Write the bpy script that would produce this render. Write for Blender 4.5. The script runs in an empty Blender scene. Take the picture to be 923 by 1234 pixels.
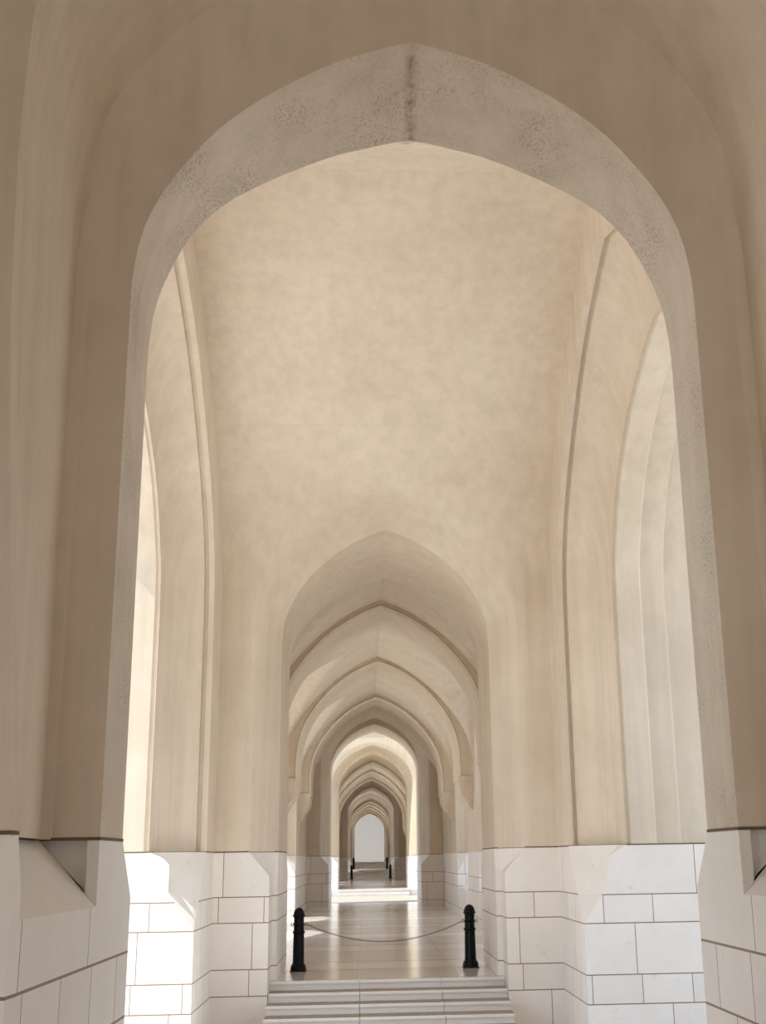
import bpy, math, random
from mathutils import Vector, Matrix
random.seed(4)
C = bpy.context.scene.collection
E = 2.03            # eye height above the lower floor; every z below is measured from the eye
LOW, LAND = -2.03, -1.48
JOINT = 0.11        # top of the stone bases

# ------------------------------------------------------------------ materials
def new_mat(name):
    m = bpy.data.materials.new(name); m.use_nodes = True
    n = m.node_tree.nodes; l = m.node_tree.links
    return m, n, l, n['Principled BSDF']

def ramp(n, pts):
    r = n.new('ShaderNodeValToRGB')
    el = r.color_ramp.elements
    while len(el) < len(pts): el.new(0.5)
    for e, (p, c) in zip(el, pts):
        e.position = p; e.color = (c[0], c[1], c[2], 1) if hasattr(c, '__len__') else (c, c, c, 1)
    return r

def noise(n, l, vec, scale, detail=5, rough=0.6):
    t = n.new('ShaderNodeTexNoise'); t.inputs['Scale'].default_value = scale
    t.inputs['Detail'].default_value = detail; t.inputs['Roughness'].default_value = rough
    l.new(vec, t.inputs['Vector']); return t

def mixc(n, l, fac, a, b, mode='MIX'):
    m = n.new('ShaderNodeMix'); m.data_type = 'RGBA'; m.blend_type = mode
    if isinstance(fac, (int, float)): m.inputs[0].default_value = fac
    else: l.new(fac, m.inputs[0])
    for s, v in ((6, a), (7, b)):
        if isinstance(v, tuple): m.inputs[s].default_value = (*v, 1)
        else: l.new(v, m.inputs[s])
    return m.outputs[2]

def plaster(name, c1, c2, speck=0.0, bump=0.12):
    m, n, l, b = new_mat(name)
    g = n.new('ShaderNodeNewGeometry'); P = g.outputs['Position']
    t1 = noise(n, l, P, 0.7, 6, 0.65)
    r1 = ramp(n, [(0.36, 0.0), (0.66, 1.0)]); l.new(t1.outputs[0], r1.inputs[0])
    col = mixc(n, l, r1.outputs[0], c1, c2)
    t2 = noise(n, l, P, 5.5, 8, 0.7)
    r2 = ramp(n, [(0.35, 0.98), (0.62, 1.01)]); l.new(t2.outputs[0], r2.inputs[0])
    col = mixc(n, l, 1.0, col, r2.outputs[0], 'MULTIPLY')
    # faint runs of wear down the walls
    mp = n.new('ShaderNodeMapping'); mp.inputs['Scale'].default_value = (3.2, 3.2, 0.16); l.new(P, mp.inputs[0])
    t3 = noise(n, l, mp.outputs[0], 2.2, 4, 0.6)
    r3 = ramp(n, [(0.35, 0.94), (0.6, 1.02)]); l.new(t3.outputs[0], r3.inputs[0])
    col = mixc(n, l, 1.0, col, r3.outputs[0], 'MULTIPLY')
    if speck:
        t4 = noise(n, l, P, 62, 5, 0.8); t5 = noise(n, l, P, 1.7, 4, 0.6)
        r4 = ramp(n, [(0.49, 0.0), (0.62, 1.0)]); l.new(t4.outputs[0], r4.inputs[0])
        r5 = ramp(n, [(0.44, 0.0), (0.66, 1.0)]); l.new(t5.outputs[0], r5.inputs[0])
        mm = n.new('ShaderNodeMath'); mm.operation = 'MULTIPLY'
        l.new(r4.outputs[0], mm.inputs[0]); l.new(r5.outputs[0], mm.inputs[1])
        m2 = n.new('ShaderNodeMath'); m2.operation = 'MULTIPLY'; l.new(mm.outputs[0], m2.inputs[0]); m2.inputs[1].default_value = speck
        col = mixc(n, l, m2.outputs[0], col, (0.20, 0.155, 0.10))
        # dark broken stain along the crown joint
        sx_ = n.new('ShaderNodeSeparateXYZ'); l.new(P, sx_.inputs[0])
        ab = n.new('ShaderNodeMath'); ab.operation = 'ABSOLUTE'; l.new(sx_.outputs[0], ab.inputs[0])
        mr = n.new('ShaderNodeMapRange'); mr.inputs['From Min'].default_value = 0.0; mr.inputs['From Max'].default_value = 0.05
        mr.inputs['To Min'].default_value = 0.75; mr.inputs['To Max'].default_value = 0.0; l.new(ab.outputs[0], mr.inputs['Value'])
        t7 = noise(n, l, P, 14, 5, 0.7); r7 = ramp(n, [(0.42, 0.25), (0.58, 1.0)]); l.new(t7.outputs[0], r7.inputs[0])
        m3 = n.new('ShaderNodeMath'); m3.operation = 'MULTIPLY'; l.new(mr.outputs[0], m3.inputs[0]); l.new(r7.outputs[0], m3.inputs[1])
        col = mixc(n, l, m3.outputs[0], col, (0.22, 0.17, 0.12))
    l.new(col, b.inputs['Base Color']); b.inputs['Roughness'].default_value = 0.9
    b.inputs['Specular IOR Level'].default_value = 0.2
    bp = n.new('ShaderNodeBump'); bp.inputs['Strength'].default_value = bump; bp.inputs['Distance'].default_value = 0.01
    tb = noise(n, l, P, 22, 6, 0.7); l.new(tb.outputs[0], bp.inputs['Height']); l.new(bp.outputs[0], b.inputs['Normal'])
    return m

def stone(name, base, base2, joint, shift=0.0):
    """large ashlar: course heights .55 / .31 below the top joint, upright joints broken by course"""
    m, n, l, b = new_mat(name)
    g = n.new('ShaderNodeNewGeometry')
    sp = n.new('ShaderNodeSeparateXYZ'); l.new(g.outputs['Position'], sp.inputs[0])
    sn = n.new('ShaderNodeSeparateXYZ'); l.new(g.outputs['True Normal'], sn.inputs[0])
    def M(op, a, b_=None, c=None):
        t = n.new('ShaderNodeMath'); t.operation = op
        for i, v in enumerate((a, b_, c)):
            if v is None: continue
            if isinstance(v, (int, float)): t.inputs[i].default_value = v
            else: l.new(v, t.inputs[i])
        return t.outputs[0]
    d = M('SUBTRACT', E + JOINT, sp.outputs[2])            # depth below the top joint
    k = M('FLOOR', M('DIVIDE', d, 0.86)); r = M('SUBTRACT', d, M('MULTIPLY', k, 0.86))
    low = M('GREATER_THAN', r, 0.55)
    j1 = M('LESS_THAN', M('ABSOLUTE', M('SUBTRACT', r, 0.55)), 0.006)
    j2 = M('LESS_THAN', M('MINIMUM', r, M('SUBTRACT', 0.86, r)), 0.006)
    j2 = M('MULTIPLY', j2, M('GREATER_THAN', d, 0.2))
    idx = M('ADD', M('MULTIPLY', k, 2.0), low)
    ax = M('GREATER_THAN', M('ABSOLUTE', sn.outputs[0]), 0.5)
    u = M('ADD', M('MULTIPLY', sp.outputs[1], ax), M('MULTIPLY', sp.outputs[0], M('SUBTRACT', 1.0, ax)))
    u = M('ADD', u, M('MULTIPLY', idx, 0.37)); u = M('ADD', u, 20.0 + shift)
    L = M('SUBTRACT', 1.12, M('MULTIPLY', low, 0.55))
    ul = M('DIVIDE', u, L)
    fr = M('SUBTRACT', ul, M('FLOOR', ul))
    j3 = M('LESS_THAN', M('MULTIPLY', M('MINIMUM', fr, M('SUBTRACT', 1.0, fr)), L), 0.0045)
    flat = M('GREATER_THAN', M('MAXIMUM', M('ABSOLUTE', sn.outputs[0]), M('ABSOLUTE', sn.outputs[1])), 0.995)
    J = M('MAXIMUM', M('MULTIPLY', M('MAXIMUM', j1, j2), M('LESS_THAN', M('ABSOLUTE', sn.outputs[2]), 0.2)), M('MULTIPLY', j3, flat))
    wn = n.new('ShaderNodeTexWhiteNoise'); wn.noise_dimensions = '2D'
    cv = n.new('ShaderNodeCombineXYZ'); l.new(M('FLOOR', ul), cv.inputs[0]); l.new(idx, cv.inputs[1]); l.new(cv.outputs[0], wn.inputs['Vector'])
    t = noise(n, l, g.outputs['Position'], 1.6, 7, 0.7)
    rr = ramp(n, [(0.4, 0.0), (0.65, 1.0)]); l.new(t.outputs[0], rr.inputs[0])
    col = mixc(n, l, rr.outputs[0], base, base2)
    tone = n.new('ShaderNodeMapRange'); tone.inputs['To Min'].default_value = 0.94; tone.inputs['To Max'].default_value = 1.03
    l.new(wn.outputs['Value'], tone.inputs['Value'])
    cc = n.new('ShaderNodeCombineXYZ')
    for i in range(3): l.new(tone.outputs[0], cc.inputs[i])
    col = mixc(n, l, 1.0, col, cc.outputs[0], 'MULTIPLY')
    t6 = noise(n, l, g.outputs['Position'], 7, 6, 0.7)
    r6 = ramp(n, [(0.62, 0.0), (0.72, 0.35)]); l.new(t6.outputs[0], r6.inputs[0])
    col = mixc(n, l, r6.outputs[0], col, (0.62, 0.54, 0.45))
    col = mixc(n, l, J, col, joint)
    l.new(col, b.inputs['Base Color']); b.inputs['Roughness'].default_value = 0.55
    b.inputs['Specular IOR Level'].default_value = 0.3
    bp = n.new('ShaderNodeBump'); bp.inputs['Strength'].default_value = 0.35; bp.inputs['Distance'].default_value = 0.006; bp.invert = True
    l.new(J, bp.inputs['Height']); l.new(bp.outputs[0], b.inputs['Normal'])
    return m

def marble(name, gloss=0.12, tiles=True):
    m, n, l, b = new_mat(name)
    g = n.new('ShaderNodeNewGeometry'); P = g.outputs['Position']
    mp = n.new('ShaderNodeMapping'); mp.inputs['Scale'].default_value = (0.35, 1.6, 1.0); l.new(P, mp.inputs[0])
    t = noise(n, l, mp.outputs[0], 1.3, 8, 0.7)
    r = ramp(n, [(0.3, (0.84, 0.78, 0.72)), (0.5, (0.92, 0.88, 0.84)), (0.7, (0.94, 0.92, 0.90))]); l.new(t.outputs[0], r.inputs[0])
    col = r.outputs[0]
    if tiles:
        def M(op, a, b_=None):
            q = n.new('ShaderNodeMath'); q.operation = op
            for i, v in enumerate((a, b_)):
                if v is None: continue
                if isinstance(v, (int, float)): q.inputs[i].default_value = v
                else: l.new(v, q.inputs[i])
            return q.outputs[0]
        sp = n.new('ShaderNodeSeparateXYZ'); l.new(P, sp.inputs[0])
        def line(co, period, off, w):
            a = M('DIVIDE', M('ADD', co, off), period); f = M('SUBTRACT', a, M('FLOOR', a))
            return M('LESS_THAN', M('MULTIPLY', M('MINIMUM', f, M('SUBTRACT', 1.0, f)), period), w)
        ya = line(sp.outputs[1], 3.5, 1.7, 0.045); yb = line(sp.outputs[1], 3.5, 3.0, 0.03)
        xa = line(sp.outputs[0], 1.32, 40.0, 0.003)
        J = M('MAXIMUM', M('MAXIMUM', ya, yb), xa)
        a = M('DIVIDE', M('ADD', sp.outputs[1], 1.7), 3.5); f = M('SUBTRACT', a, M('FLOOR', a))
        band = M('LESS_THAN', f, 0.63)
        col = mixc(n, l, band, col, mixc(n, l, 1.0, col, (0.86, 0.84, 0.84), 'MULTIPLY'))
        col = mixc(n, l, J, col, (0.30, 0.24, 0.19))
    l.new(col, b.inputs['Base Color']); b.inputs['Roughness'].default_value = gloss
    b.inputs['Specular IOR Level'].default_value = 0.6
    return m

def plain(name, c, rough=0.5, metal=0.0, spec=0.5):
    m, n, l, b = new_mat(name)
    g = n.new('ShaderNodeNewGeometry')
    t = noise(n, l, g.outputs['Position'], 30, 4)
    r = ramp(n, [(0.3, 0.9), (0.7, 1.1)]); l.new(t.outputs[0], r.inputs[0])
    l.new(mixc(n, l, 1.0, c, r.outputs[0], 'MULTIPLY'), b.inputs['Base Color'])
    b.inputs['Roughness'].default_value = rough; b.inputs['Metallic'].default_value = metal
    b.inputs['Specular IOR Level'].default_value = spec
    return m

MP = plaster('plaster', (0.69, 0.60, 0.48), (0.77, 0.683, 0.565))
MW = plaster('plaster_weathered', (0.66, 0.58, 0.48), (0.76, 0.69, 0.59), speck=0.7, bump=0.3)
MS = stone('ashlar', (0.88, 0.835, 0.79), (0.92, 0.885, 0.85), (0.27, 0.19, 0.13))
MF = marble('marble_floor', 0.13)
MT = marble('marble_steps', 0.45, tiles=False)
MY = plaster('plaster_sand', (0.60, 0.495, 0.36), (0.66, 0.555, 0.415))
MD = plain('shaded_tread', (0.34, 0.28, 0.22), 0.5)  # dark tread tops: nosing shade painted into the colour
MQ = plain('court_paving', (0.40, 0.36, 0.30), 0.6)
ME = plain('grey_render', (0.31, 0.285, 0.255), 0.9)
MG = plain('pale_paving', (0.68, 0.63, 0.57), 0.8)
MB = plain('black_cast_iron', (0.004, 0.004, 0.005), 0.32, 0.0, 0.18)
MC = plain('dark_steel', (0.16, 0.14, 0.13), 0.4, 0.9)
MJ = plain('joint_mortar', (0.16, 0.11, 0.075), 0.9)

# ------------------------------------------------------------------ objects
def obj(name, V, F, mat, parent=None, smooth=True, angle=28):
    me = bpy.data.meshes.new(name)
    me.from_pydata([(x, y, z + (E if parent is None else 0)) for x, y, z in V], [], F)
    me.materials.append(mat)
    me.update()
    if smooth:
        me.polygons.foreach_set('use_smooth', [True] * len(me.polygons))
        me.set_sharp_from_angle(angle=math.radians(angle))
    o = bpy.data.objects.new(name, me); C.objects.link(o)
    if parent is not None:
        o.parent = parent
        base = Vector((0, 0, 0)); q = parent
        while q is not None: base += q.location; q = q.parent
        me.transform(Matrix.Translation(Vector((0, 0, E)) - base))
    return o

def thing(name, loc, label, cat, group=None):
    o = bpy.data.objects.new(name, None); C.objects.link(o)
    o.location = (loc[0], loc[1], loc[2] + E); o.empty_display_size = 0.3
    tag(o, label, cat, group)
    return o

def tag(o, label, cat, group=None, kind=None):
    o['label'] = label; o['category'] = cat
    if group: o['group'] = group
    if kind: o['kind'] = kind
    return o

def struct(o, label, cat):
    return tag(o, label, cat, None, 'structure')

class MBld:
    def __init__(s): s.V = []; s.F = []
    def ring(s, pts):
        i = len(s.V); s.V += [tuple(p) for p in pts]; return list(range(i, i + len(pts)))
    def skin(s, a, b, closed=False):
        n = len(a)
        for k in range(n if closed else n - 1):
            s.F.append((a[k], a[(k + 1) % n], b[(k + 1) % n], b[k]))
    def rings(s, rs, closed=False):
        ids = [s.ring(r) for r in rs]
        for a, b in zip(ids, ids[1:]): s.skin(a, b, closed)
        return ids
    def poly(s, pts): s.F.append(tuple(s.ring(pts)))
    def box(s, x0, x1, y0, y1, z0, z1):
        a = s.ring([(x0, y0, z0), (x1, y0, z0), (x1, y1, z0), (x0, y1, z0)])
        b = s.ring([(x0, y0, z1), (x1, y0, z1), (x1, y1, z1), (x0, y1, z1)])
        s.F.append(tuple(reversed(a))); s.F.append(tuple(b)); s.skin(a, b, True)

def lathe(prof, seg=28, cx=0, cy=0):
    m = MBld()
    rs = [[(cx + r * math.cos(2 * math.pi * k / seg), cy + r * math.sin(2 * math.pi * k / seg), z) for k in range(seg)] for r, z in prof]
    ids = m.rings(rs, True)
    m.F.append(tuple(reversed(ids[0]))); m.F.append(tuple(ids[-1]))
    return m

# ------------------------------------------------------------------ outlines
def smooth_curve(pts, n):
    """n+1 points along a curve through pts (Catmull-Rom, even by length)"""
    P = [Vector(p) for p in pts]
    P = [P[0] * 2 - P[1]] + P + [P[-1] * 2 - P[-2]]
    dense = []
    for i in range(1, len(P) - 2):
        for k in range(14):
            t = k / 14; a, b, c, d = P[i - 1], P[i], P[i + 1], P[i + 2]
            dense.append(0.5 * ((2 * b) + (c - a) * t + (2 * a - 5 * b + 4 * c - d) * t * t + (3 * b - a - 3 * c + d) * t ** 3))
    dense.append(P[-2])
    L = [0]
    for a, b in zip(dense, dense[1:]): L.append(L[-1] + (b - a).length)
    out = []; j = 0
    for k in range(n + 1):
        s = L[-1] * k / n
        while j < len(L) - 2 and L[j + 1] < s: j += 1
        t = (s - L[j]) / max(1e-9, L[j + 1] - L[j]); t = min(1, max(0, t))
        out.append(dense[j].lerp(dense[j + 1], t))
    return out

NJ, NC = 4, 22
def full(jamb, curve):
    """jamb: list of (w,z) below the spring, curve: spring to apex. Returns left foot > apex > right foot"""
    j = smooth_curve(jamb + [curve[0]], NJ)[:-1]
    h = [(p.x, p.y) for p in j + smooth_curve(curve, NC)]
    h[-1] = (0.0, h[-1][1])
    return [(-w, z) for w, z in h] + [(w, z) for w, z in reversed(h[:-1])]
J = JOINT
PF = full([(1.5, J), (1.5, 1.5)], [(1.5, 2.72), (1.497, 2.94), (1.478, 3.13), (1.438, 3.30), (1.355, 3.49), (1.24, 3.665), (1.09, 3.855), (0.92, 4.01), (0.73, 4.145), (0.43, 4.315), (0.09, 4.435), (0, 4.46)])
PB = full([(1.5, J), (1.5, 1.5)], [(1.5, 2.55), (1.495, 2.83), (1.46, 3.10), (1.36, 3.37), (1.25, 3.56), (1.08, 3.735), (0.83, 3.885), (0.6, 3.995), (0.43, 4.065), (0.09, 4.155), (0, 4.17)])
PR = full([(1.78, J), (1.78, 1.5)], [(1.78, 2.8), (1.775, 3.1), (1.73, 3.4), (1.60, 3.72), (1.45, 3.93), (1.30, 4.10), (1.10, 4.28), (0.92, 4.40), (0.70, 4.53), (0.456, 4.64), (0.1, 4.745), (0, 4.77)])
PK = full([(1.72, J), (1.75, 2.0)], [(1.76, 2.9), (1.755, 3.48), (1.69, 3.92), (1.6, 4.17), (1.42, 4.45), (1.1, 4.75), (0.6, 5.0), (0, 5.2)])
PN = full([(1.526, J), (1.60, 1.05), (1.68, 2.08)], [(1.706, 2.85), (1.70, 3.33), (1.67, 3.68), (1.55, 4.2), (1.2, 4.75), (0.6, 5.2), (0, 5.5)])
def offset(p, d):
    out = []
    for i, (x, z) in enumerate(p):
        a = p[max(0, i - 1)]; b = p[min(len(p) - 1, i + 1)]
        t = Vector((b[0] - a[0], b[1] - a[1]))
        if t.length == 0: t = Vector((0, 1))
        t.normalize(); nx, nz = -t.y, t.x
        if i < 2 or i > len(p) - 3: nz = 0; nx = -1 if x < 0 else 1
        out.append((x + nx * d, z + nz * d))
    return out
PB2 = [(x, z + max(0, (z - 3.4)) * 0.28) for x, z in offset(PB, 0.29)]

PBf = [(x, z - max(0, z - 2.9) * 0.05) for x, z in PF]
PBf2 = offset(PBf, 0.26)
# outlines in (offset from the bay's middle, z) for the tall open bays
GA = [(4.65, 3.3), (4.63, 3.7), (4.5, 4.08), (4.3, 4.4), (3.95, 4.8), (3.4, 5.27), (2.7, 5.80), (1.9, 6.27), (1.0, 6.70), (0, 7.08)]
SA = full([(4.65, J), (4.65, 2.0)], GA)
SB = full([(3.82, J), (3.82, 2.0)], [(3.80, 3.0), (3.74, 3.5), (3.55, 3.95), (3.2, 4.42), (2.5, 5.05), (1.7, 5.62), (0.9, 6.0), (0, 6.3)])
SC = full([(2.95, J), (2.95, 2.0)], [(2.95, 2.9), (2.92, 3.35), (2.78, 3.70), (2.4, 4.25), (2.0, 4.6), (1.5, 4.92), (1.0, 5.13), (0.5, 5.3), (0, 5.42)])
GD = smooth_curve(GA, 60)
def vault_off(z):
    """half span of the tall bay's vault at height z"""
    if z <= GD[0].y: return 4.65
    for a, b in zip(GD, GD[1:]):
        if a.y <= z <= b.y: return a.x + (b.x - a.x) * (z - a.y) / (b.y - a.y)
    return 0.0

def outer_rect(p, w, zt):
    """a rectangle w wide each side and zt high, point for point with outline p"""
    n = (len(p) - 1) // 2; res = []
    for i in range(n + 1):
        if i <= NJ: q = (w, p[i][1])
        else:
            j = i - NJ; k = NC // 2; zs = p[NJ][1]
            q = (w, zs + (zt - zs) * j / k) if j <= k else (w * (1 - (j - k) / (NC - k)), zt)
        res.append(q)
    return [(-w_, z) for w_, z in res] + [(w_, z) for w_, z in reversed(res[:-1])]

def lerp2(a, b, t): return [(p[0] + (q[0] - p[0]) * t, p[1] + (q[1] - p[1]) * t) for p, q in zip(a, b)]
def at(p, y): return [(x, y, z) for x, z in p] if not callable(y) else [(x, y(z), z) for x, z in p]

def archway(y0, ys, y1, ye, label, floor_z, front=None, back=None, near=False, top=5.4, mat=None, W=2.2, k=1.0, dip=0.0):
    """cross wall with a pointed passage: front / back give the wall surface as y(z)"""
    t = thing('archway', (0, (y0 + ye) / 2, floor_z), label, 'archway')
    front = front or (lambda z: y0); back = back or (lambda z: ye)
    mat = mat or MP
    fit = lambda p: [(x * k, J + (z - J) * k) for x, z in p]
    F_, B_ = fit(PF), fit(PBf)
    cc = 1.5 * k
    # front wall and reveal down to the ring
    m = MBld(); rs = []
    if near:
        R = outer_rect(PN, W, top)
        for j in range(6): rs.append(at(lerp2(R, PN, j / 5), front))
        rs.append(at(PN, lambda z: front(z) + 0.10))
        rs.append(at(PK, lambda z: min(y0 + 0.13, front(z) + 0.3)))
        rs.append(at(PK, ys - 0.5))
        rs.append(at(lerp2(PK, PR, 0.36), ys - 0.12))
        rs.append(at(lerp2(PK, PR, 0.84), ys - 0.05))
        rs.append(at(lerp2(PR, PF, 0.05), ys - 0.03))
        rs.append(at(lerp2(PR, PF, 0.22), ys))
        rs.append(at(PF, ys))
    else:
        R = outer_rect(PR, W, top)
        for j in range(6): rs.append(at(lerp2(R, offset(PR, 0.05), j / 5), front))
        n_ = len(PF) // 2; A = []; Q = []
        for i, (a_, b_) in enumerate(zip(offset(F_, 0.19 if k == 1.0 else 0.10), F_)):
            q = min(i, 2 * n_ - i); q = max(0.0, (q - NJ - 3) / (n_ - NJ - 3)) ** 0.8
            Q.append(q)
            A.append((b_[0] + (a_[0] - b_[0]) * q, b_[1] + (a_[1] - b_[1]) * q))
        A[n_] = (0.0, A[n_][1])
        for t_ in (0.03, 0.1, 0.2, 0.35, 0.5, 0.65, 0.8, 0.9, 1.0):
            L_ = lerp2(PR, A, t_ ** (1.15 if k == 1.0 else 0.85)); rs.append([(x, front(z) + (ys - 0.06 - dip * q - front(z)) * t_, z) for (x, z), q in zip(L_, Q)])
        A0 = rs[-1]
    m.rings(rs)
    obj('arch_reveal', m.V, m.F, mat, t, angle=32)
    # soffit and back face
    m = MBld()
    mid = [lerp2(F_, PB if near else B_, j / 4) for j in range(5)]
    m.rings(([] if near else [A0]) + [at(q, ys + (y1 - ys) * j / 4) for j, q in enumerate(mid)])
    Pa, Pb = (PB, PB2) if near else (B_, offset(B_, 0.26))
    R2 = outer_rect(Pb, W, top)
    m.rings([at(Pa, y1), at(Pb, back)] + [at(lerp2(Pb, R2, j / 4), back) for j in range(1, 5)])
    s = obj('arch_soffit', m.V, m.F, MW if near else mat, t, angle=32)
    if near: s['label'] = 'weathered speckled soffit of the arch'
    # stone bases, left and right
    for sx in (-1, 1):
        m = MBld(); f = floor_z - 0.02; c = 1.5
        def P(x, y, z): return (sx * x, y, z)
        yn = y0 + 0.10 if near else y0
        if near:
            m.poly([P(W, y0, J), P(1.526, y0, J), P(c + 0.004, y0, -0.1), P(c, y0, f), P(W, y0, f)])
            m.poly([P(1.526, y0, J), P(1.526, yn, J), P(c, yn, -0.1), P(c + 0.004, y0, -0.1)])
            m.poly([P(c + 0.004, y0, -0.1), P(c, yn, -0.1), P(c, yn, f), P(c, y0, f)])
            m.poly([P(1.526, yn, J), P(1.77, yn, J), P(c, yn, -0.19), P(c, yn, -0.1)])
        else:
            m.poly([P(W, y0, J), P(1.77, y0, J), P(c, y0, -0.19), P(c, y0, f), P(W, y0, f)])
        yq = ys if near else ys - 0.06
        if near: m.poly([P(c, yn, f), P(c, yn, -0.19), P(c, yq, -0.19), P(c, yq, J), P(c, y1, J), P(c, ye, -0.17), P(c, ye, f)])
        else:
            m.poly([P(c, yn, f), P(c, yn, -0.19), P(c, yq, -0.19), P(c, yq, f)])
            if cc < c: m.poly([P(c, yq, f), P(c, yq, -0.19), P(cc, yq, -0.10), P(cc, yq, f)])
            m.poly([P(cc, yq, f), P(cc, yq, J), P(cc, y1, J), P(cc, ye, -0.17), P(cc, ye, f)])
        if near: m.poly([P(c, yn, -0.19), P(c, ys, -0.19), P(1.78, ys, J), P(1.78, yn, J)])
        else:
            m.poly([P(c, yn, -0.19), P(c, yq, -0.19), P(1.78, yn, J)])
            m.poly([P(c, yq, -0.19), P(cc, yq, -0.10), P(cc, yq, J), P(1.78, yn, J)])
        # the upright face behind the slope: a narrow fillet, a groove, the set-back rest
        q = 1.555; zq = -0.19 + (J + 0.19) * (q - c) / 0.28
        if near:
            m.poly([P(c, ys, -0.19), P(c, ys, J), P(q, ys, J), P(q, ys, zq)])
            m.poly([P(q, ys, zq), P(q, ys, J), P(q, ys + 0.05, J), P(q, ys + 0.05, zq)])
            m.poly([P(q, ys + 0.05, zq), P(q, ys + 0.05, J), P(1.79, ys + 0.05, J), P(1.79, ys, J)])
        m.poly([P(cc, ye, f), P(cc, ye, -0.17), P(1.79, ye, J), P(W, ye, J), P(W, ye, f)])
        m.poly([P(cc, ye, -0.17), P(cc, y1, J), P(1.79, ye, J)])
        o = obj('pier_base', m.V, m.F, MS, t, smooth=False)
        # dark bed joint on top of the base
        m = MBld(); h = 0.007; e = 0.004
        path = [(W, y0 - e), ((1.526 if near else 1.775) - e, y0 - e)] + ([(1.526 - e, yn)] if near else []) + ([(1.775, yn), (1.775, ys - e), (c - e, ys - e)] if near else [(1.775, yn), (cc - e, yq - e)]) + [(cc - e, y1 + e), (1.785, ye + e), (W, ye + e)]
        a = m.ring([(sx * x, y, J - h) for x, y in path]); b = m.ring([(sx * x, y, J + h) for x, y in path])
        m.skin(a, b)
        bj = obj('bed_joint', m.V, m.F, MJ, o, smooth=False)
    return t

def half_ring(p, x, m, s=1):
    return [(s * x, m + o, z) for o, z in p]

OX = {-1: 3.35, 1: 4.7}     # where the outer face stands, left and right
def side_arch(mid, s, label, floor_z):
    """open side of a tall bay at x = s*2.2 .. s*3.9 with a stepped, coved arch"""
    t = thing('side_arch', (s * 2.9, mid, floor_z), label, 'arch')
    m = MBld(); rs = []
    out = [(o * 1.02 + (0.12 if o > 0 else -0.12 if o < 0 else 0), z + (0.25 if z > 2 else 0)) for o, z in SA]
    rs += [half_ring(out, 2.2, mid, s), half_ring(lerp2(out, SB, .5), 2.2, mid, s), half_ring(SB, 2.2, mid, s), half_ring(SB, 2.27, mid, s), half_ring(offset(SB, 0.05), 2.28, mid, s), half_ring(offset(SB, 0.05), 2.32, mid, s), half_ring(SB, 2.33, mid, s)]
    for k in range(1, 9):
        a = k / 8 * math.pi / 2
        rs.append(half_ring(lerp2(SB, SC, 1 - math.cos(a)), 2.33 + 0.41 * math.sin(a), mid, s))
    S1 = offset(SC, 0.10); S2 = offset(SC, 0.22)
    G = offset(SC, 0.03); rs += [half_ring(G, 2.75, mid, s), half_ring(G, 2.78, mid, s), half_ring(SC, 2.80, mid, s)]
    rs += [half_ring(SC, 3.08, mid, s), half_ring(S1, 3.12, mid, s)]
    if s < 0: last = offset(SC, 0.42); rs += [half_ring(last, OX[s], mid, s)]
    else: rs += [half_ring(S1, 3.40, mid, s), half_ring(S2, 3.44, mid, s), half_ring(S2, 3.8, mid, s), half_ring(offset(SC, .34), 3.84, mid, s), half_ring(offset(SC, .34), OX[s], mid, s)]; last = offset(SC, .34)
    rs += [half_ring(outer_rect(last, 5.7, 7.4), OX[s], mid, s)]
    m.rings(rs)
    obj('arch_surround', m.V, m.F, MP, t, angle=30)
    for d in (-1, 1):
        m = MBld(); f = floor_z - 0.02
        def P(x, o, z): return (s * x, mid + d * o, z)
        m.poly([P(2.2, 4.71, J), P(2.2, 3.82, J), P(2.2, 2.95, -0.75), P(2.2, 2.95, f), P(2.2, 4.71, f)])
        m.poly([P(2.2, 2.95, -0.75), P(2.5, 2.95, -0.33), P(2.5, 2.95, -0.03), P(2.74, 2.95, J), P(OX[s], 2.95, J), P(OX[s], 2.95, f), P(2.2, 2.95, f)])
        m.poly([P(2.2, 2.95, -0.75), P(2.2, 3.82, J), P(2.32, 3.6, J), P(2.5, 2.95, -0.33)])
        m.poly([P(2.5, 2.95, -0.33), P(2.32, 3.6, J), P(2.66, 3.05, J), P(2.5, 2.95, -0.03)])
        m.poly([P(2.5, 2.95, -0.03), P(2.66, 3.05, J), P(2.74, 2.95, J)])
        m.poly([P(OX[s], 2.95, J), P(OX[s], 5.7, J), P(OX[s], 5.7, f), P(OX[s], 2.95, f)])
        m.poly([P(2.2, 3.82, J), P(2.2, 4.71, J), P(OX[s], 5.7, J), P(OX[s], 2.95, J), P(2.74, 2.95, J), P(2.66, 3.05, J), P(2.32, 3.6, J)])
        o = obj('pier_base', m.V, m.F, MS, t, smooth=False)
        m = MBld(); h = 0.007; e = 0.004
        path = [(2.2 - e, 4.6), (2.2 - e, 3.82 - e), (2.30, 3.80 - e), (2.45, 3.72), (2.6, 3.5), (2.72 - e, 3.2), (2.74 - e, 2.95 - e), (OX[s] + e, 2.95 - e), (OX[s] + e, 5.6)]
        a = m.ring([P(x, q, J - h) for x, q in path]); b = m.ring([P(x, q, J + h) for x, q in path]); m.skin(a, b)
        bj = obj('bed_joint', m.V, m.F, MJ, o, smooth=False)
    return t

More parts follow.
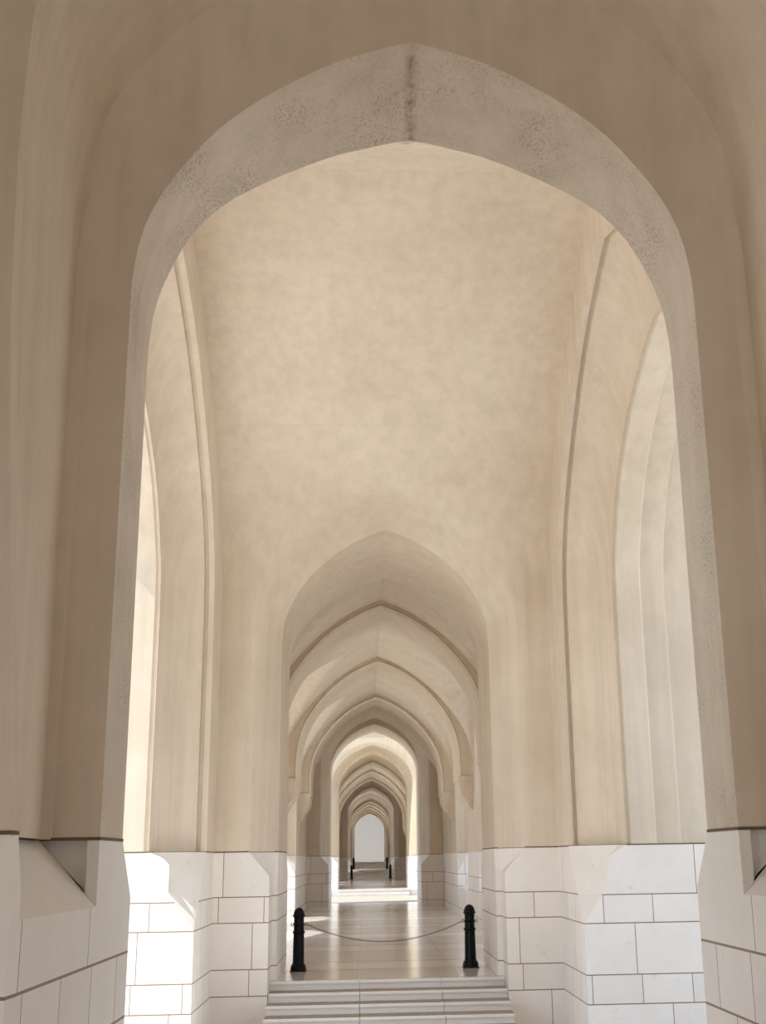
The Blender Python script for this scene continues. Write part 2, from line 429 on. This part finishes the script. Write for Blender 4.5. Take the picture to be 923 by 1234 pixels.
def tall_bay(mid, floor_z, labels, zt=5.4, sides=True):
    m = MBld()
    pts = [(vault_off(zt), zt - 0.02)] + [(p.x, p.y) for p in GD if p.y > zt] 
    half = [(o, z) for o, z in pts]
    line = [(-o, z) for o, z in half] + [(o, z) for o, z in reversed(half[:-1])]
    m.rings([[(x, mid + o, z) for o, z in line] for x in (-2.26, -1.1, 0, 1.1, 2.26)])
    c = obj('ceiling', m.V, m.F, MP, None, angle=20)
    struct(c, labels[0], 'ceiling')
    for s in (-1, 1):
        if sides: side_arch(mid, s, labels[1 if s < 0 else 2], floor_z); continue
        OS = full([(1.0, J), (1.0, 1.0)], [(1.0, 1.6), (0.96, 2.1), (0.9, 2.45), (0.5, 2.8), (0, 3.05)])  # opening out of view, added to let some light into the near bay
        c = 1.9; lo, hi = c - (mid - 4.7), mid + 4.7 - c; f = floor_z - .02
        Rr = [(o * (lo if o < 0 else hi), z) for o, z in outer_rect(OS, 1.0, 7.4)]
        m = MBld(); m.rings([half_ring(Rr, 2.2, c, s), half_ring(OS, 2.2, c, s), half_ring(OS, OX[s], c, s), half_ring(Rr, OX[s], c, s)])
        w = struct(obj('wall_left' if s < 0 else 'wall_right', m.V, m.F, MP, None, smooth=False), labels[1 if s < 0 else 2], 'wall')
        m = MBld()
        for a, b, x in ((c - lo, c - 1.0, 2.2), (c + 1.0, c + hi, 2.2), (c - lo, c - 1.0, OX[s]), (c + 1.0, c + hi, OX[s])):
            m.poly([(s * x, a, J), (s * x, b, J), (s * x, b, f), (s * x, a, f)])
        for b in (c - 1.0, c + 1.0): m.poly([(s * 2.2, b, J), (s * OX[s], b, J), (s * OX[s], b, f), (s * 2.2, b, f)])
        obj('stone_base', m.V, m.F, MS, w, smooth=False)

# rib outline and vault outline of the long bays
RB = full([(1.84, 1.75), (1.84, 2.0)], [(1.83, 2.3), (1.79, 2.6), (1.68, 2.95), (1.5, 3.28), (1.25, 3.6), (0.95, 3.9), (0.6, 4.15), (0.3, 4.31), (0, 4.43)])
RO = offset(RB, 0.42)
VZ = smooth_curve([(2.2, 1.9), (2.14, 2.4), (2.0, 2.82), (1.72, 3.27), (1.4, 3.65), (1.05, 3.98), (0.65, 4.27), (0.3, 4.46), (0, 4.58)], 40)
CZ = smooth_curve([(2.4, 1.5), (2.34, 2.2), (2.1, 2.75), (1.7, 3.22), (1.2, 3.62), (0.6, 3.95), (0, 4.17)], 40)
def look(tab, w):
    w = abs(w)
    for a, b in zip(tab, tab[1:]):
        if b.x <= w <= a.x: return b.y + (a.y - b.y) * (w - b.x) / max(1e-9, a.x - b.x)
    return tab[0].y if w > tab[0].x else tab[-1].y

def vault_rib(y, label, depth=1.6):
    t = thing('vault_rib', (0, y + depth / 2, 1.6), label, 'vault rib', 'ribs under the long vault')
    m = MBld(); r2 = offset(RB, 0.05)
    m.rings([at(RO, y + 0.05), at(offset(RB, 0.085), y + 0.05), at(r2, y + 0.0), at(RB, y + 0.06), at(RB, y + depth - 0.05), at(r2, y + depth), at(RO, y + depth - 0.02)])
    obj('rib_arch', m.V, m.F, MP, t, angle=30)
    for s in (-1, 1):
        m = MBld()
        prof = [(1.84, 1.80), (1.84, 1.72), (1.87, 1.70), (1.87, 1.62), (1.90, 1.45), (1.98, 1.30), (2.06, 1.23), (2.07, 1.15), (2.12, 1.10), (2.22, 1.02)]
        a = m.ring([(s * x, y + 0.02 + 0.25 * (1 - (z - 1.02) / 0.78) ** 2, z) for x, z in prof])
        b = m.ring([(s * x, y + depth - 0.02 - 0.25 * (1 - (z - 1.02) / 0.78) ** 2, z) for x, z in prof])
        m.skin(a, b)
        c1 = m.ring([(s * 2.24, y + 0.02, 1.80)]); c2 = m.ring([(s * 2.24, y + depth - 0.02, 1.80)])
        m.F.append(tuple(a) + tuple(c1)); m.F.append(tuple(b) + tuple(c2))
        obj('corbel', m.V, m.F, MP, t, angle=40)
    return t

def long_bay(y0, y1, cells, ribs, floor_z, where, opens=True):
    OX = {-1: 3.9, 1: 3.1}
    HS = {c[0]: c[1] for c in cells if isinstance(c, tuple)}; cells = [c[0] if isinstance(c, tuple) else c for c in cells]
    """cells: centres of the side arches; ceiling is the pointed vault crossed by a small vault over each"""
    ys = []; y = y0 - 0.02
    while y < y1 + 0.02: ys.append(y); y += 0.13
    ys.append(y1 + 0.02)
    xs = [-p.x for p in VZ] + [p.x for p in reversed(VZ[:-1])]
    m = MBld()
    def zz(x, y):
        z = look(VZ, x)
        for c in cells:
            h = HS.get(c, 1.0)
            if abs(y - c) < 2.4 * h: z = max(z, look(CZ, (y - c) / h))
        return z
    m.rings([[(x, y, zz(x, y)) for x in xs] for y in ys])
    struct(obj('ceiling', m.V, m.F, MP, None, angle=35), 'pointed plaster vault ' + where, 'ceiling')
    OP0 = full([(1.95, J), (1.95, 1.0)], [(1.95, 2.2), (1.9, 2.6), (1.7, 3.0), (1.3, 3.4), (0.7, 3.75), (0, 4.0)])
    OI0 = full([(1.75, J), (1.75, 1.0)], [(1.75, 2.1), (1.7, 2.5), (1.5, 2.85), (1.15, 3.2), (0.6, 3.52), (0, 3.75)])
    for s in (-1, 1):
        is_open = opens; par = s > 0
        m = MBld(); st = MBld(); f = floor_z - 0.02
        edges = [y0]
        for a, b in zip(cells, cells[1:]): edges.append((a + b) / 2)
        bounds = []
        lo = y0
        for i, c in enumerate(cells):
            h = HS.get(c, 1.0); is_open = opens and (h == 1.0 or s > 0); OP = [(o * h, z) for o, z in OP0]; OI = [(o * h, z) for o, z in OI0]; HO = 1.95 * h; HI = 1.75 * h
            hi = c + 2.6 if i == len(cells) - 1 else (c + cells[i + 1]) / 2
            a = c - 2.6 * h if i == 0 else (cells[i - 1] + c) / 2
            if a > lo + 0.01: m.poly([(s * 2.2, lo, J), (s * 2.2, a, J), (s * 2.2, a, 4.9), (s * 2.2, lo, 4.9)]); st.poly([(s * 2.2, lo, J), (s * 2.2, a, J), (s * 2.2, a, f), (s * 2.2, lo, f)])
            R = outer_rect(OP, 1.0, 4.9)
            R = [(o * ((c - a) if o < 0 else (hi - c)), z) for o, z in R]
            rs = [half_ring(R, 2.2, c, s), half_ring(OP, 2.2, c, s), half_ring(OP, 2.26, c, s), half_ring(lerp2(OP, OI, .3), 2.42, c, s), half_ring(OI, 2.5, c, s), half_ring(OI, 2.85 if not is_open else OX[s], c, s)]
            m.rings(rs)
            if not is_open: m.poly([(s * 2.85, c + o, z) for o, z in OI])
            for d, e_ in ((-1, c - a), (1, hi - c)):
                st.poly([(s * 2.2, c + d * e_, J), (s * 2.2, c + d * HO, J), (s * 2.2, c + d * HI, -0.4), (s * 2.2, c + d * HI, f), (s * 2.2, c + d * e_, f)])
                st.poly([(s * 2.2, c + d * HO, J), (s * 2.2, c + d * HI, -0.4), (s * 2.5, c + d * HI, J)])
                st.poly([(s * 2.2, c + d * HI, -0.4), (s * 2.5, c + d * HI, J), (s * OX[s], c + d * HI, J), (s * OX[s], c + d * HI, f), (s * 2.2, c + d * HI, f)])
            if par:
                st.poly([(s * 2.2, c - HI, -0.78), (s * 2.2, c + HI, -0.78), (s * 2.2, c + HI, f), (s * 2.2, c - HI, f)])
                st.poly([(s * 2.2, c - HI, -0.78), (s * 2.2, c + HI, -0.78), (s * OX[s], c + HI, -0.60), (s * OX[s], c - HI, -0.60)])
                st.poly([(s * OX[s], c - HI, -0.60), (s * OX[s], c + HI, -0.60), (s * OX[s], c + HI, f), (s * OX[s], c - HI, f)])
            lo = hi
        if lo < y1 - 0.01:
            m.poly([(s * 2.2, lo, J), (s * 2.2, y1, J), (s * 2.2, y1, 4.9), (s * 2.2, lo, 4.9)])
            st.poly([(s * 2.2, lo, J), (s * 2.2, y1, J), (s * 2.2, y1, f), (s * 2.2, lo, f)])
        side = 'left' if s < 0 else 'right'
        w = struct(obj('wall_' + side, m.V, m.F, MP, None, angle=30), 'plaster %s wall %s' % (side, where), 'wall')
        w2 = obj('stone_base', st.V, st.F, MS, w, smooth=False)
        # outer face and roof edge so that daylight only enters by the arches
        o = MBld()
        if not opens or not cells:
            o.poly([(s * OX[s], y0, f), (s * OX[s], y1, f), (s * OX[s], y1, 7.4), (s * OX[s], y0, 7.4)])
        else:
            lo = y0
            for c in cells:
                HI = 1.75 * HS.get(c, 1.0); OI = [(q * HS.get(c, 1.0), z) for q, z in OI0]
                o.poly([(s * OX[s], lo, f), (s * OX[s], c - HI, f), (s * OX[s], c - HI, 7.4), (s * OX[s], lo, 7.4)])
                k = len(OI)
                o.rings([half_ring(OI, OX[s], c, s), [(s * OX[s], c + q[0], 7.4) for q in OI]])
                lo = c + HI
            o.poly([(s * OX[s], lo, f), (s * OX[s], y1, f), (s * OX[s], y1, 7.4), (s * OX[s], lo, 7.4)])
        obj('outer_face', o.V, o.F, MP, w, smooth=False)
    for y, lab in ribs: vault_rib(y, lab)

# ------------------------------------------------------------------ the arcade
M1 = 11.45; NEARM = -0.15
# bay the photographer stands in
tall_bay(NEARM, LOW, ('plaster vault overhead in the bay before the first archway',
                      'plaster wall with an added light opening left of the viewpoint',
                      'plaster wall with an added light opening right of the viewpoint'), sides=False)
archway(-8.0, -6.6, -5.3, -4.8, 'pointed archway behind the viewpoint', LOW, back=lambda z: NEARM - vault_off(z), top=5.4)
archway(4.5, 5.87, 6.41, 6.70, 'huge weathered pointed archway framing the whole view', LOW,
        front=lambda z: NEARM + vault_off(z), back=lambda z: M1 - vault_off(z) - (0.1 if z < 3.3 else 0.1), near=True)
tall_bay(M1, LOW, ('tall smooth plaster vault just beyond the framing archway',
                   'tall side arch with a sunlit white reveal, left of the steps',
                   'tall side arch with warm tan stepped reveals, right of the steps'))
archway(16.10, 16.70, 18.40, 18.7, 'pointed archway above the black bollards and stone steps', LOW,
        front=lambda z: M1 + vault_off(z), k=0.955, dip=0.50)
long_bay(18.7, 40.8, [(20.35, 0.58), 25.95, 32.5], [(21.9, 'first plaster rib seen through the archway above the bollards'),  # narrow first cell is an added opening that lights the vault behind the archway
         (28.4, 'second plaster rib from the steps, on scrolled corbels'),
         (35.0, 'third plaster rib, just before the archway lit by the open court')], LAND, 'over the ribbed hall beyond the steps')
archway(40.8, 42.2, 44.2, 44.5, 'shaded pointed archway opening on the sunlit court', LAND)
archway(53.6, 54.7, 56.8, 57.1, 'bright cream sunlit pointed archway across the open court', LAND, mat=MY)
long_bay(57.1, 79.6, [63.0, 69.5], [(59.2, 'plaster rib just behind the sunlit archway'),
         (65.6, 'middle plaster rib of the second hall'), (72.2, 'last plaster rib before the far bollards')], LAND + .25, 'over the second hall beyond the court')
archway(79.6, 81.0, 83.0, 83.3, 'narrow distant archway around the nearer far pair of bollards', LAND + .25)
tall_bay(88.45, LAND + .25, ('tall plaster vault above the far steps', 'side arch left of the far steps', 'side arch right of the far steps'))
archway(93.6, 95.0, 96.8, 97.1, 'narrow distant archway around the farthest pair of bollards', LAND + .7)
long_bay(97.1, 127.0, [103.5, 110, 116.5], [(99.5, 'first plaster rib of the last hall'), (106.2, 'second plaster rib of the last hall'),
         (113, 'third plaster rib of the last hall'), (119.5, 'fourth plaster rib of the last hall')], LAND + 1.2, 'over the last hall before the end wall')
archway(126.6, 128.0, 129.3, 129.6, 'last archway in front of the blank end wall', LAND + 1.2)
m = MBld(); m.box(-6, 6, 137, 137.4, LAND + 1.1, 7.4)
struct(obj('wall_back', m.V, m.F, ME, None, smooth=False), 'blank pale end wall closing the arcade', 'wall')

for s in (-1, 1):
    m = MBld(); x0, x1 = sorted((s * 2.199, s * OX[s])); m.box(x0, x1, -8.7, -4.8, LOW - .02, 7.4)
    struct(obj('wall_left' if s < 0 else 'wall_right', m.V, m.F, MP, None, smooth=False), 'masonry behind the viewpoint, %s side' % ('left' if s < 0 else 'right'), 'wall')
# roofs over each block
for (a, b, nm) in ((-9.0, 44.5, 'flat roof over the front halls'), (53.6, 129.6, 'flat roof over the rear halls')):
    m = MBld(); m.box(-3.4, 4.75, a, b, 7.4, 7.7)
    m.box(-3.35, 4.7, a - 0.05, a + 0.1, 5.35, 7.42) ; m.box(-3.35, 4.7, b - 0.1, b + 0.0, 5.35, 7.42)
    struct(obj('roof', m.V, m.F, MP, None, smooth=False), nm, 'roof')
# wings of masonry beside the archways, closing the shell to the outer faces
for i, (a, b, f, lab) in enumerate(((4.5, 6.7, LOW, 'beside the framing archway'), (16.1, 18.7, LOW, 'beside the archway above the bollards'),
                     (40.8, 44.5, LAND, 'beside the shaded archway'), (53.6, 57.1, LAND, 'beside the sunlit archway'), (79.6, 83.3, LAND, 'beside the first distant archway'),
                     (93.6, 97.1, LAND, 'beside the second distant archway'), (126.6, 129.6, LAND, 'beside the last archway'))):
    for s in (-1, 1):
        m = MBld(); x0, x1 = sorted((s * 2.199, s * OX[s])); m.box(x0, x1, a + (0.01), b - (0.01), f - 0.02, 7.4)
        struct(obj('wall_left' if s < 0 else 'wall_right', m.V, m.F, MP, None, smooth=False), 'masonry %s, %s side' % (lab, 'left' if s < 0 else 'right'), 'wall')

# ------------------------------------------------------------------ floors and steps
def slab(y0, y1, z, lab, mat=None, w=2.5, t=0.3):
    m = MBld(); m.box(-w, w, y0, y1, z - t, z)
    struct(obj('floor', m.V, m.F, mat or MF, None, smooth=False), lab, 'floor')
def flight(y0, z0, n, rise, tread, label, up=True, w=1.495, grp=None):
    """n risers climbing away from y0; the last riser meets the upper floor"""
    t = thing('stone_steps', (0, y0, z0), label, 'steps')
    for k in range(n):
        m = MBld(); a = y0 + k * tread; b = a + 0.10 if k == n - 1 else a + tread + 0.02
        z = z0 + rise * (k + 1)
        y_ = a; nose = 0.03
        for xa, xb in ((-w, -0.36), (-0.354, 0.67), (0.676, w)):
            m.box(xa, xb, y_, b, z0 - 0.01, z - 0.035)
            m.box(xa, xb, y_ - nose, b, z - 0.035, z)
        o = obj('step', m.V, m.F, MT, t, smooth=False)
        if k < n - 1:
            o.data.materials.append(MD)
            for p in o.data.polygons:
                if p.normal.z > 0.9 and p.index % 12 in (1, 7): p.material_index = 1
    return t
TR = 0.32; RI = 0.11
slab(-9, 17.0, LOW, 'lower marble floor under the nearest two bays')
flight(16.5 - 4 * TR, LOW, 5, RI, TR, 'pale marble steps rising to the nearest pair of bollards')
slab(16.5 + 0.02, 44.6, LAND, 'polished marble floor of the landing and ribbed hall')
slab(44.6, 52.45, LAND, 'sand coloured paved floor of the sunlit court', mat=MQ, w=6)
flight(52.4, LAND, 2, 0.125, 0.4, 'two low marble steps into the sunlit archway')
slab(52.82, 85.25, LAND + .25, 'polished marble floor of the second hall')
flight(85.2, LAND + .25, 4, 0.125, 0.4, 'distant marble steps between the two far bollard pairs', w=2.19)
slab(86.42, 96.65, LAND + .75, 'polished marble floor around the farthest bollards')
flight(96.6, LAND + .75, 4, 0.12, 0.4, 'farthest marble steps beyond the last bollards')
slab(97.82, 131, LAND + 1.23, 'polished marble floor of the last hall')
slab(131, 137, LAND + 1.23, 'marble floor before the blank end wall')
m = MBld(); m.box(-60, 60, -40, 170, LOW - 0.5, LOW - 0.12)
struct(obj('ground', m.V, m.F, MG, None, smooth=False), 'pale paved court outside the arcade', 'ground')

# ------------------------------------------------------------------ bollards and chains
def torus(cx, cy, cz, R, r, axis='y', seg=16, sub=8):
    m = MBld(); rs = []
    for i in range(seg):
        a = 2 * math.pi * i / seg; q = []
        for j in range(sub):
            b = 2 * math.pi * j / sub; rr = R + r * math.cos(b); h = r * math.sin(b)
            if axis == 'y': q.append((cx + rr * math.cos(a), cy + h, cz + rr * math.sin(a)))
            else: q.append((cx + h, cy + rr * math.cos(a), cz + rr * math.sin(a)))
        rs.append(q)
    ids = [m.ring(q) for q in rs]
    for i in range(seg): m.skin(ids[i], ids[(i + 1) % seg], True)
    return m
BH = 0.84
def make_bollard(x, y, z, label):
    t = thing('bollard', (x, y, z), label, 'bollard', None)
    b = MBld(); b.box(x - .112, x + .112, y - .112, y + .112, z, z + 0.012)
    prof = [(.110, z + .010), (.110, z + .050), (.104, z + .062), (.102, z + .082), (.088, z + .094)]
    q = lathe(prof, 28, x, y); o = len(b.V); b.V += q.V; b.F += [tuple(i + o for i in f) for f in q.F]
    obj('base', b.V, b.F, MB, t)
    p = lathe([(.086, z + .09), (.080, z + .12), (.0775, z + .30), (.074, z + .50)], 28, x, y)
    obj('post', p.V, p.F, MB, t)
    p = lathe([(.074, z + .49), (.084, z + .497), (.089, z + .510), (.084, z + .523), (.072, z + .530), (.070, z + .60), (.078, z + .606), (.081, z + .616), (.078, z + .626), (.070, z + .632), (.070, z + .70), (.078, z + .715), (.088, z + .722), (.090, z + .733), (.084, z + .742), (.074, z + .752)], 28, x, y)
    obj('collar', p.V, p.F, MB, t)
    p = lathe([(.078, z + .745), (.076, z + .765), (.070, z + .785), (.058, z + .808), (.040, z + .826), (.020, z + .836), (.004, z + .84)], 28, x, y)
    obj('domed_cap', p.V, p.F, MB, t)
    for s in (-1, 1):
        p = torus(x + s * .093, y, z + .616, .017, .0055, 'y')
        e = obj('chain_eye', p.V, p.F, MC, t)
    return t
def dup(root, loc, label):
    r = root.copy(); C.objects.link(r); r.location = (loc[0], loc[1], loc[2] + E); r['label'] = label
    for ch in root.children:
        c = ch.copy(); C.objects.link(c); c.parent = r
    return r
b0 = make_bollard(-1.215, 17.9, LAND, 'black cast bollard left of the chain, at the top of the nearest steps')
bpy.context.view_layer.update()
dup(b0, (1.175, 17.9, LAND), 'black cast bollard right of the chain, at the top of the nearest steps')
F2, F3 = LAND + .25, LAND + .75
dup(b0, (-1.26, 82.3, F2), 'tiny left bollard of the far pair that stands lower and wider')
dup(b0, (1.26, 82.3, F2), 'tiny right bollard of the far pair that stands lower and wider')
dup(b0, (-1.26, 95.2, F3), 'tiny left bollard of the farthest, narrowest pair')
dup(b0, (1.26, 95.2, F3), 'tiny right bollard of the farthest, narrowest pair')

def chain(x0, x1, y, z, sag, label, links=True):
    m = MBld(); n = 92 if links else 30
    pts = []
    for i in range(n + 1):
        u = i / n; x = x0 + (x1 - x0) * u; pts.append(Vector((x, y, z - sag * (1 - (2 * u - 1) ** 2))))
    for i in range(n):
        a, b = pts[i], pts[i + 1]; c = (a + b) / 2; d = (b - a); L = d.length; d.normalize()
        side = Vector((0, 1, 0)) if i % 2 else Vector((0, 1, 0)).cross(d)
        nrm = d.cross(side)
        seg, sub = 10, 5; ids = []
        for k in range(seg):
            t = 2 * math.pi * k / seg
            ctr = c + d * (L * 0.72 * math.cos(t)) + side * (0.0085 * math.sin(t))
            rad = (d * (L * .5 * math.cos(t)) + side * (0.0085 * math.sin(t))).normalized()
            ids.append(m.ring([tuple(ctr + (rad * math.cos(w) + nrm * math.sin(w)) * 0.0032) for w in [2 * math.pi * j / sub for j in range(sub)]]))
        for k in range(seg): m.skin(ids[k], ids[(k + 1) % seg], True)
    o = obj('chain', m.V, m.F, MC, None); tag(o, label, 'chain'); return o
chain(-1.100, 1.060, 17.9, LAND + .612, .245, 'steel link chain sagging between the two nearest bollards')
chain(-1.145, 1.145, 82.3, F2 + .612, .25, 'faint chain between the far pair of bollards that stands lower')
chain(-1.145, 1.145, 95.2, F3 + .612, .25, 'faint chain between the farthest pair of bollards')

# ------------------------------------------------------------------ light
w = bpy.data.worlds.new('sky'); bpy.context.scene.world = w; w.use_nodes = True
n = w.node_tree.nodes; l = w.node_tree.links; bg = n['Background']
tc = n.new('ShaderNodeTexCoord'); sp = n.new('ShaderNodeSeparateXYZ'); l.new(tc.outputs['Generated'], sp.inputs[0])
r = n.new('ShaderNodeValToRGB'); r.color_ramp.elements[0].position = 0.0; r.color_ramp.elements[0].color = (0.90, 0.95, 1.0, 1)
r.color_ramp.elements[1].position = 0.6; r.color_ramp.elements[1].color = (0.62, 0.78, 1.0, 1)
l.new(sp.outputs[2], r.inputs[0]); l.new(r.outputs[0], bg.inputs[0]); bg.inputs[1].default_value = 2.7
sun = bpy.data.lights.new('sun', 'SUN'); sun.energy = 10.0; sun.angle = math.radians(0.6); sun.color = (1.0, 0.97, 0.92)
so = bpy.data.objects.new('sun', sun); C.objects.link(so)
el = math.radians(61); az = Vector((0.94, 0.341))
d = Vector((az.x * math.cos(el), az.y * math.cos(el), -math.sin(el)))
so.rotation_euler = d.to_track_quat('-Z', 'Y').to_euler(); so.location = (-20, -10, 30)

# ------------------------------------------------------------------ camera
cam = bpy.data.cameras.new('camera'); co = bpy.data.objects.new('camera', cam); C.objects.link(co)
f, pi_, ya, ro, cx, sx = 1457.8, .2783, .0553, -.017, -.2663, 57.37
co.location = (cx, 0, E)
co.rotation_mode = 'QUATERNION'
R = Matrix.Rotation(-ya, 3, 'Z') @ Matrix.Rotation(math.pi / 2 + pi_, 3, 'X') @ Matrix.Rotation(ro, 3, 'Z')
co.rotation_quaternion = R.to_quaternion()
cam.sensor_fit = 'VERTICAL'; cam.sensor_height = 36; cam.lens = 36 * f / 1234; cam.shift_x = -sx / 1234
cam.clip_start = 0.05; cam.clip_end = 500
S = bpy.context.scene; S.camera = co
S.view_settings.view_transform = 'Standard'; S.view_settings.look = 'None'; S.view_settings.gamma = 1
S.view_settings.exposure = -0.76; S.view_settings.use_curve_mapping = False
S.cycles.max_bounces = 12; S.cycles.diffuse_bounces = 8
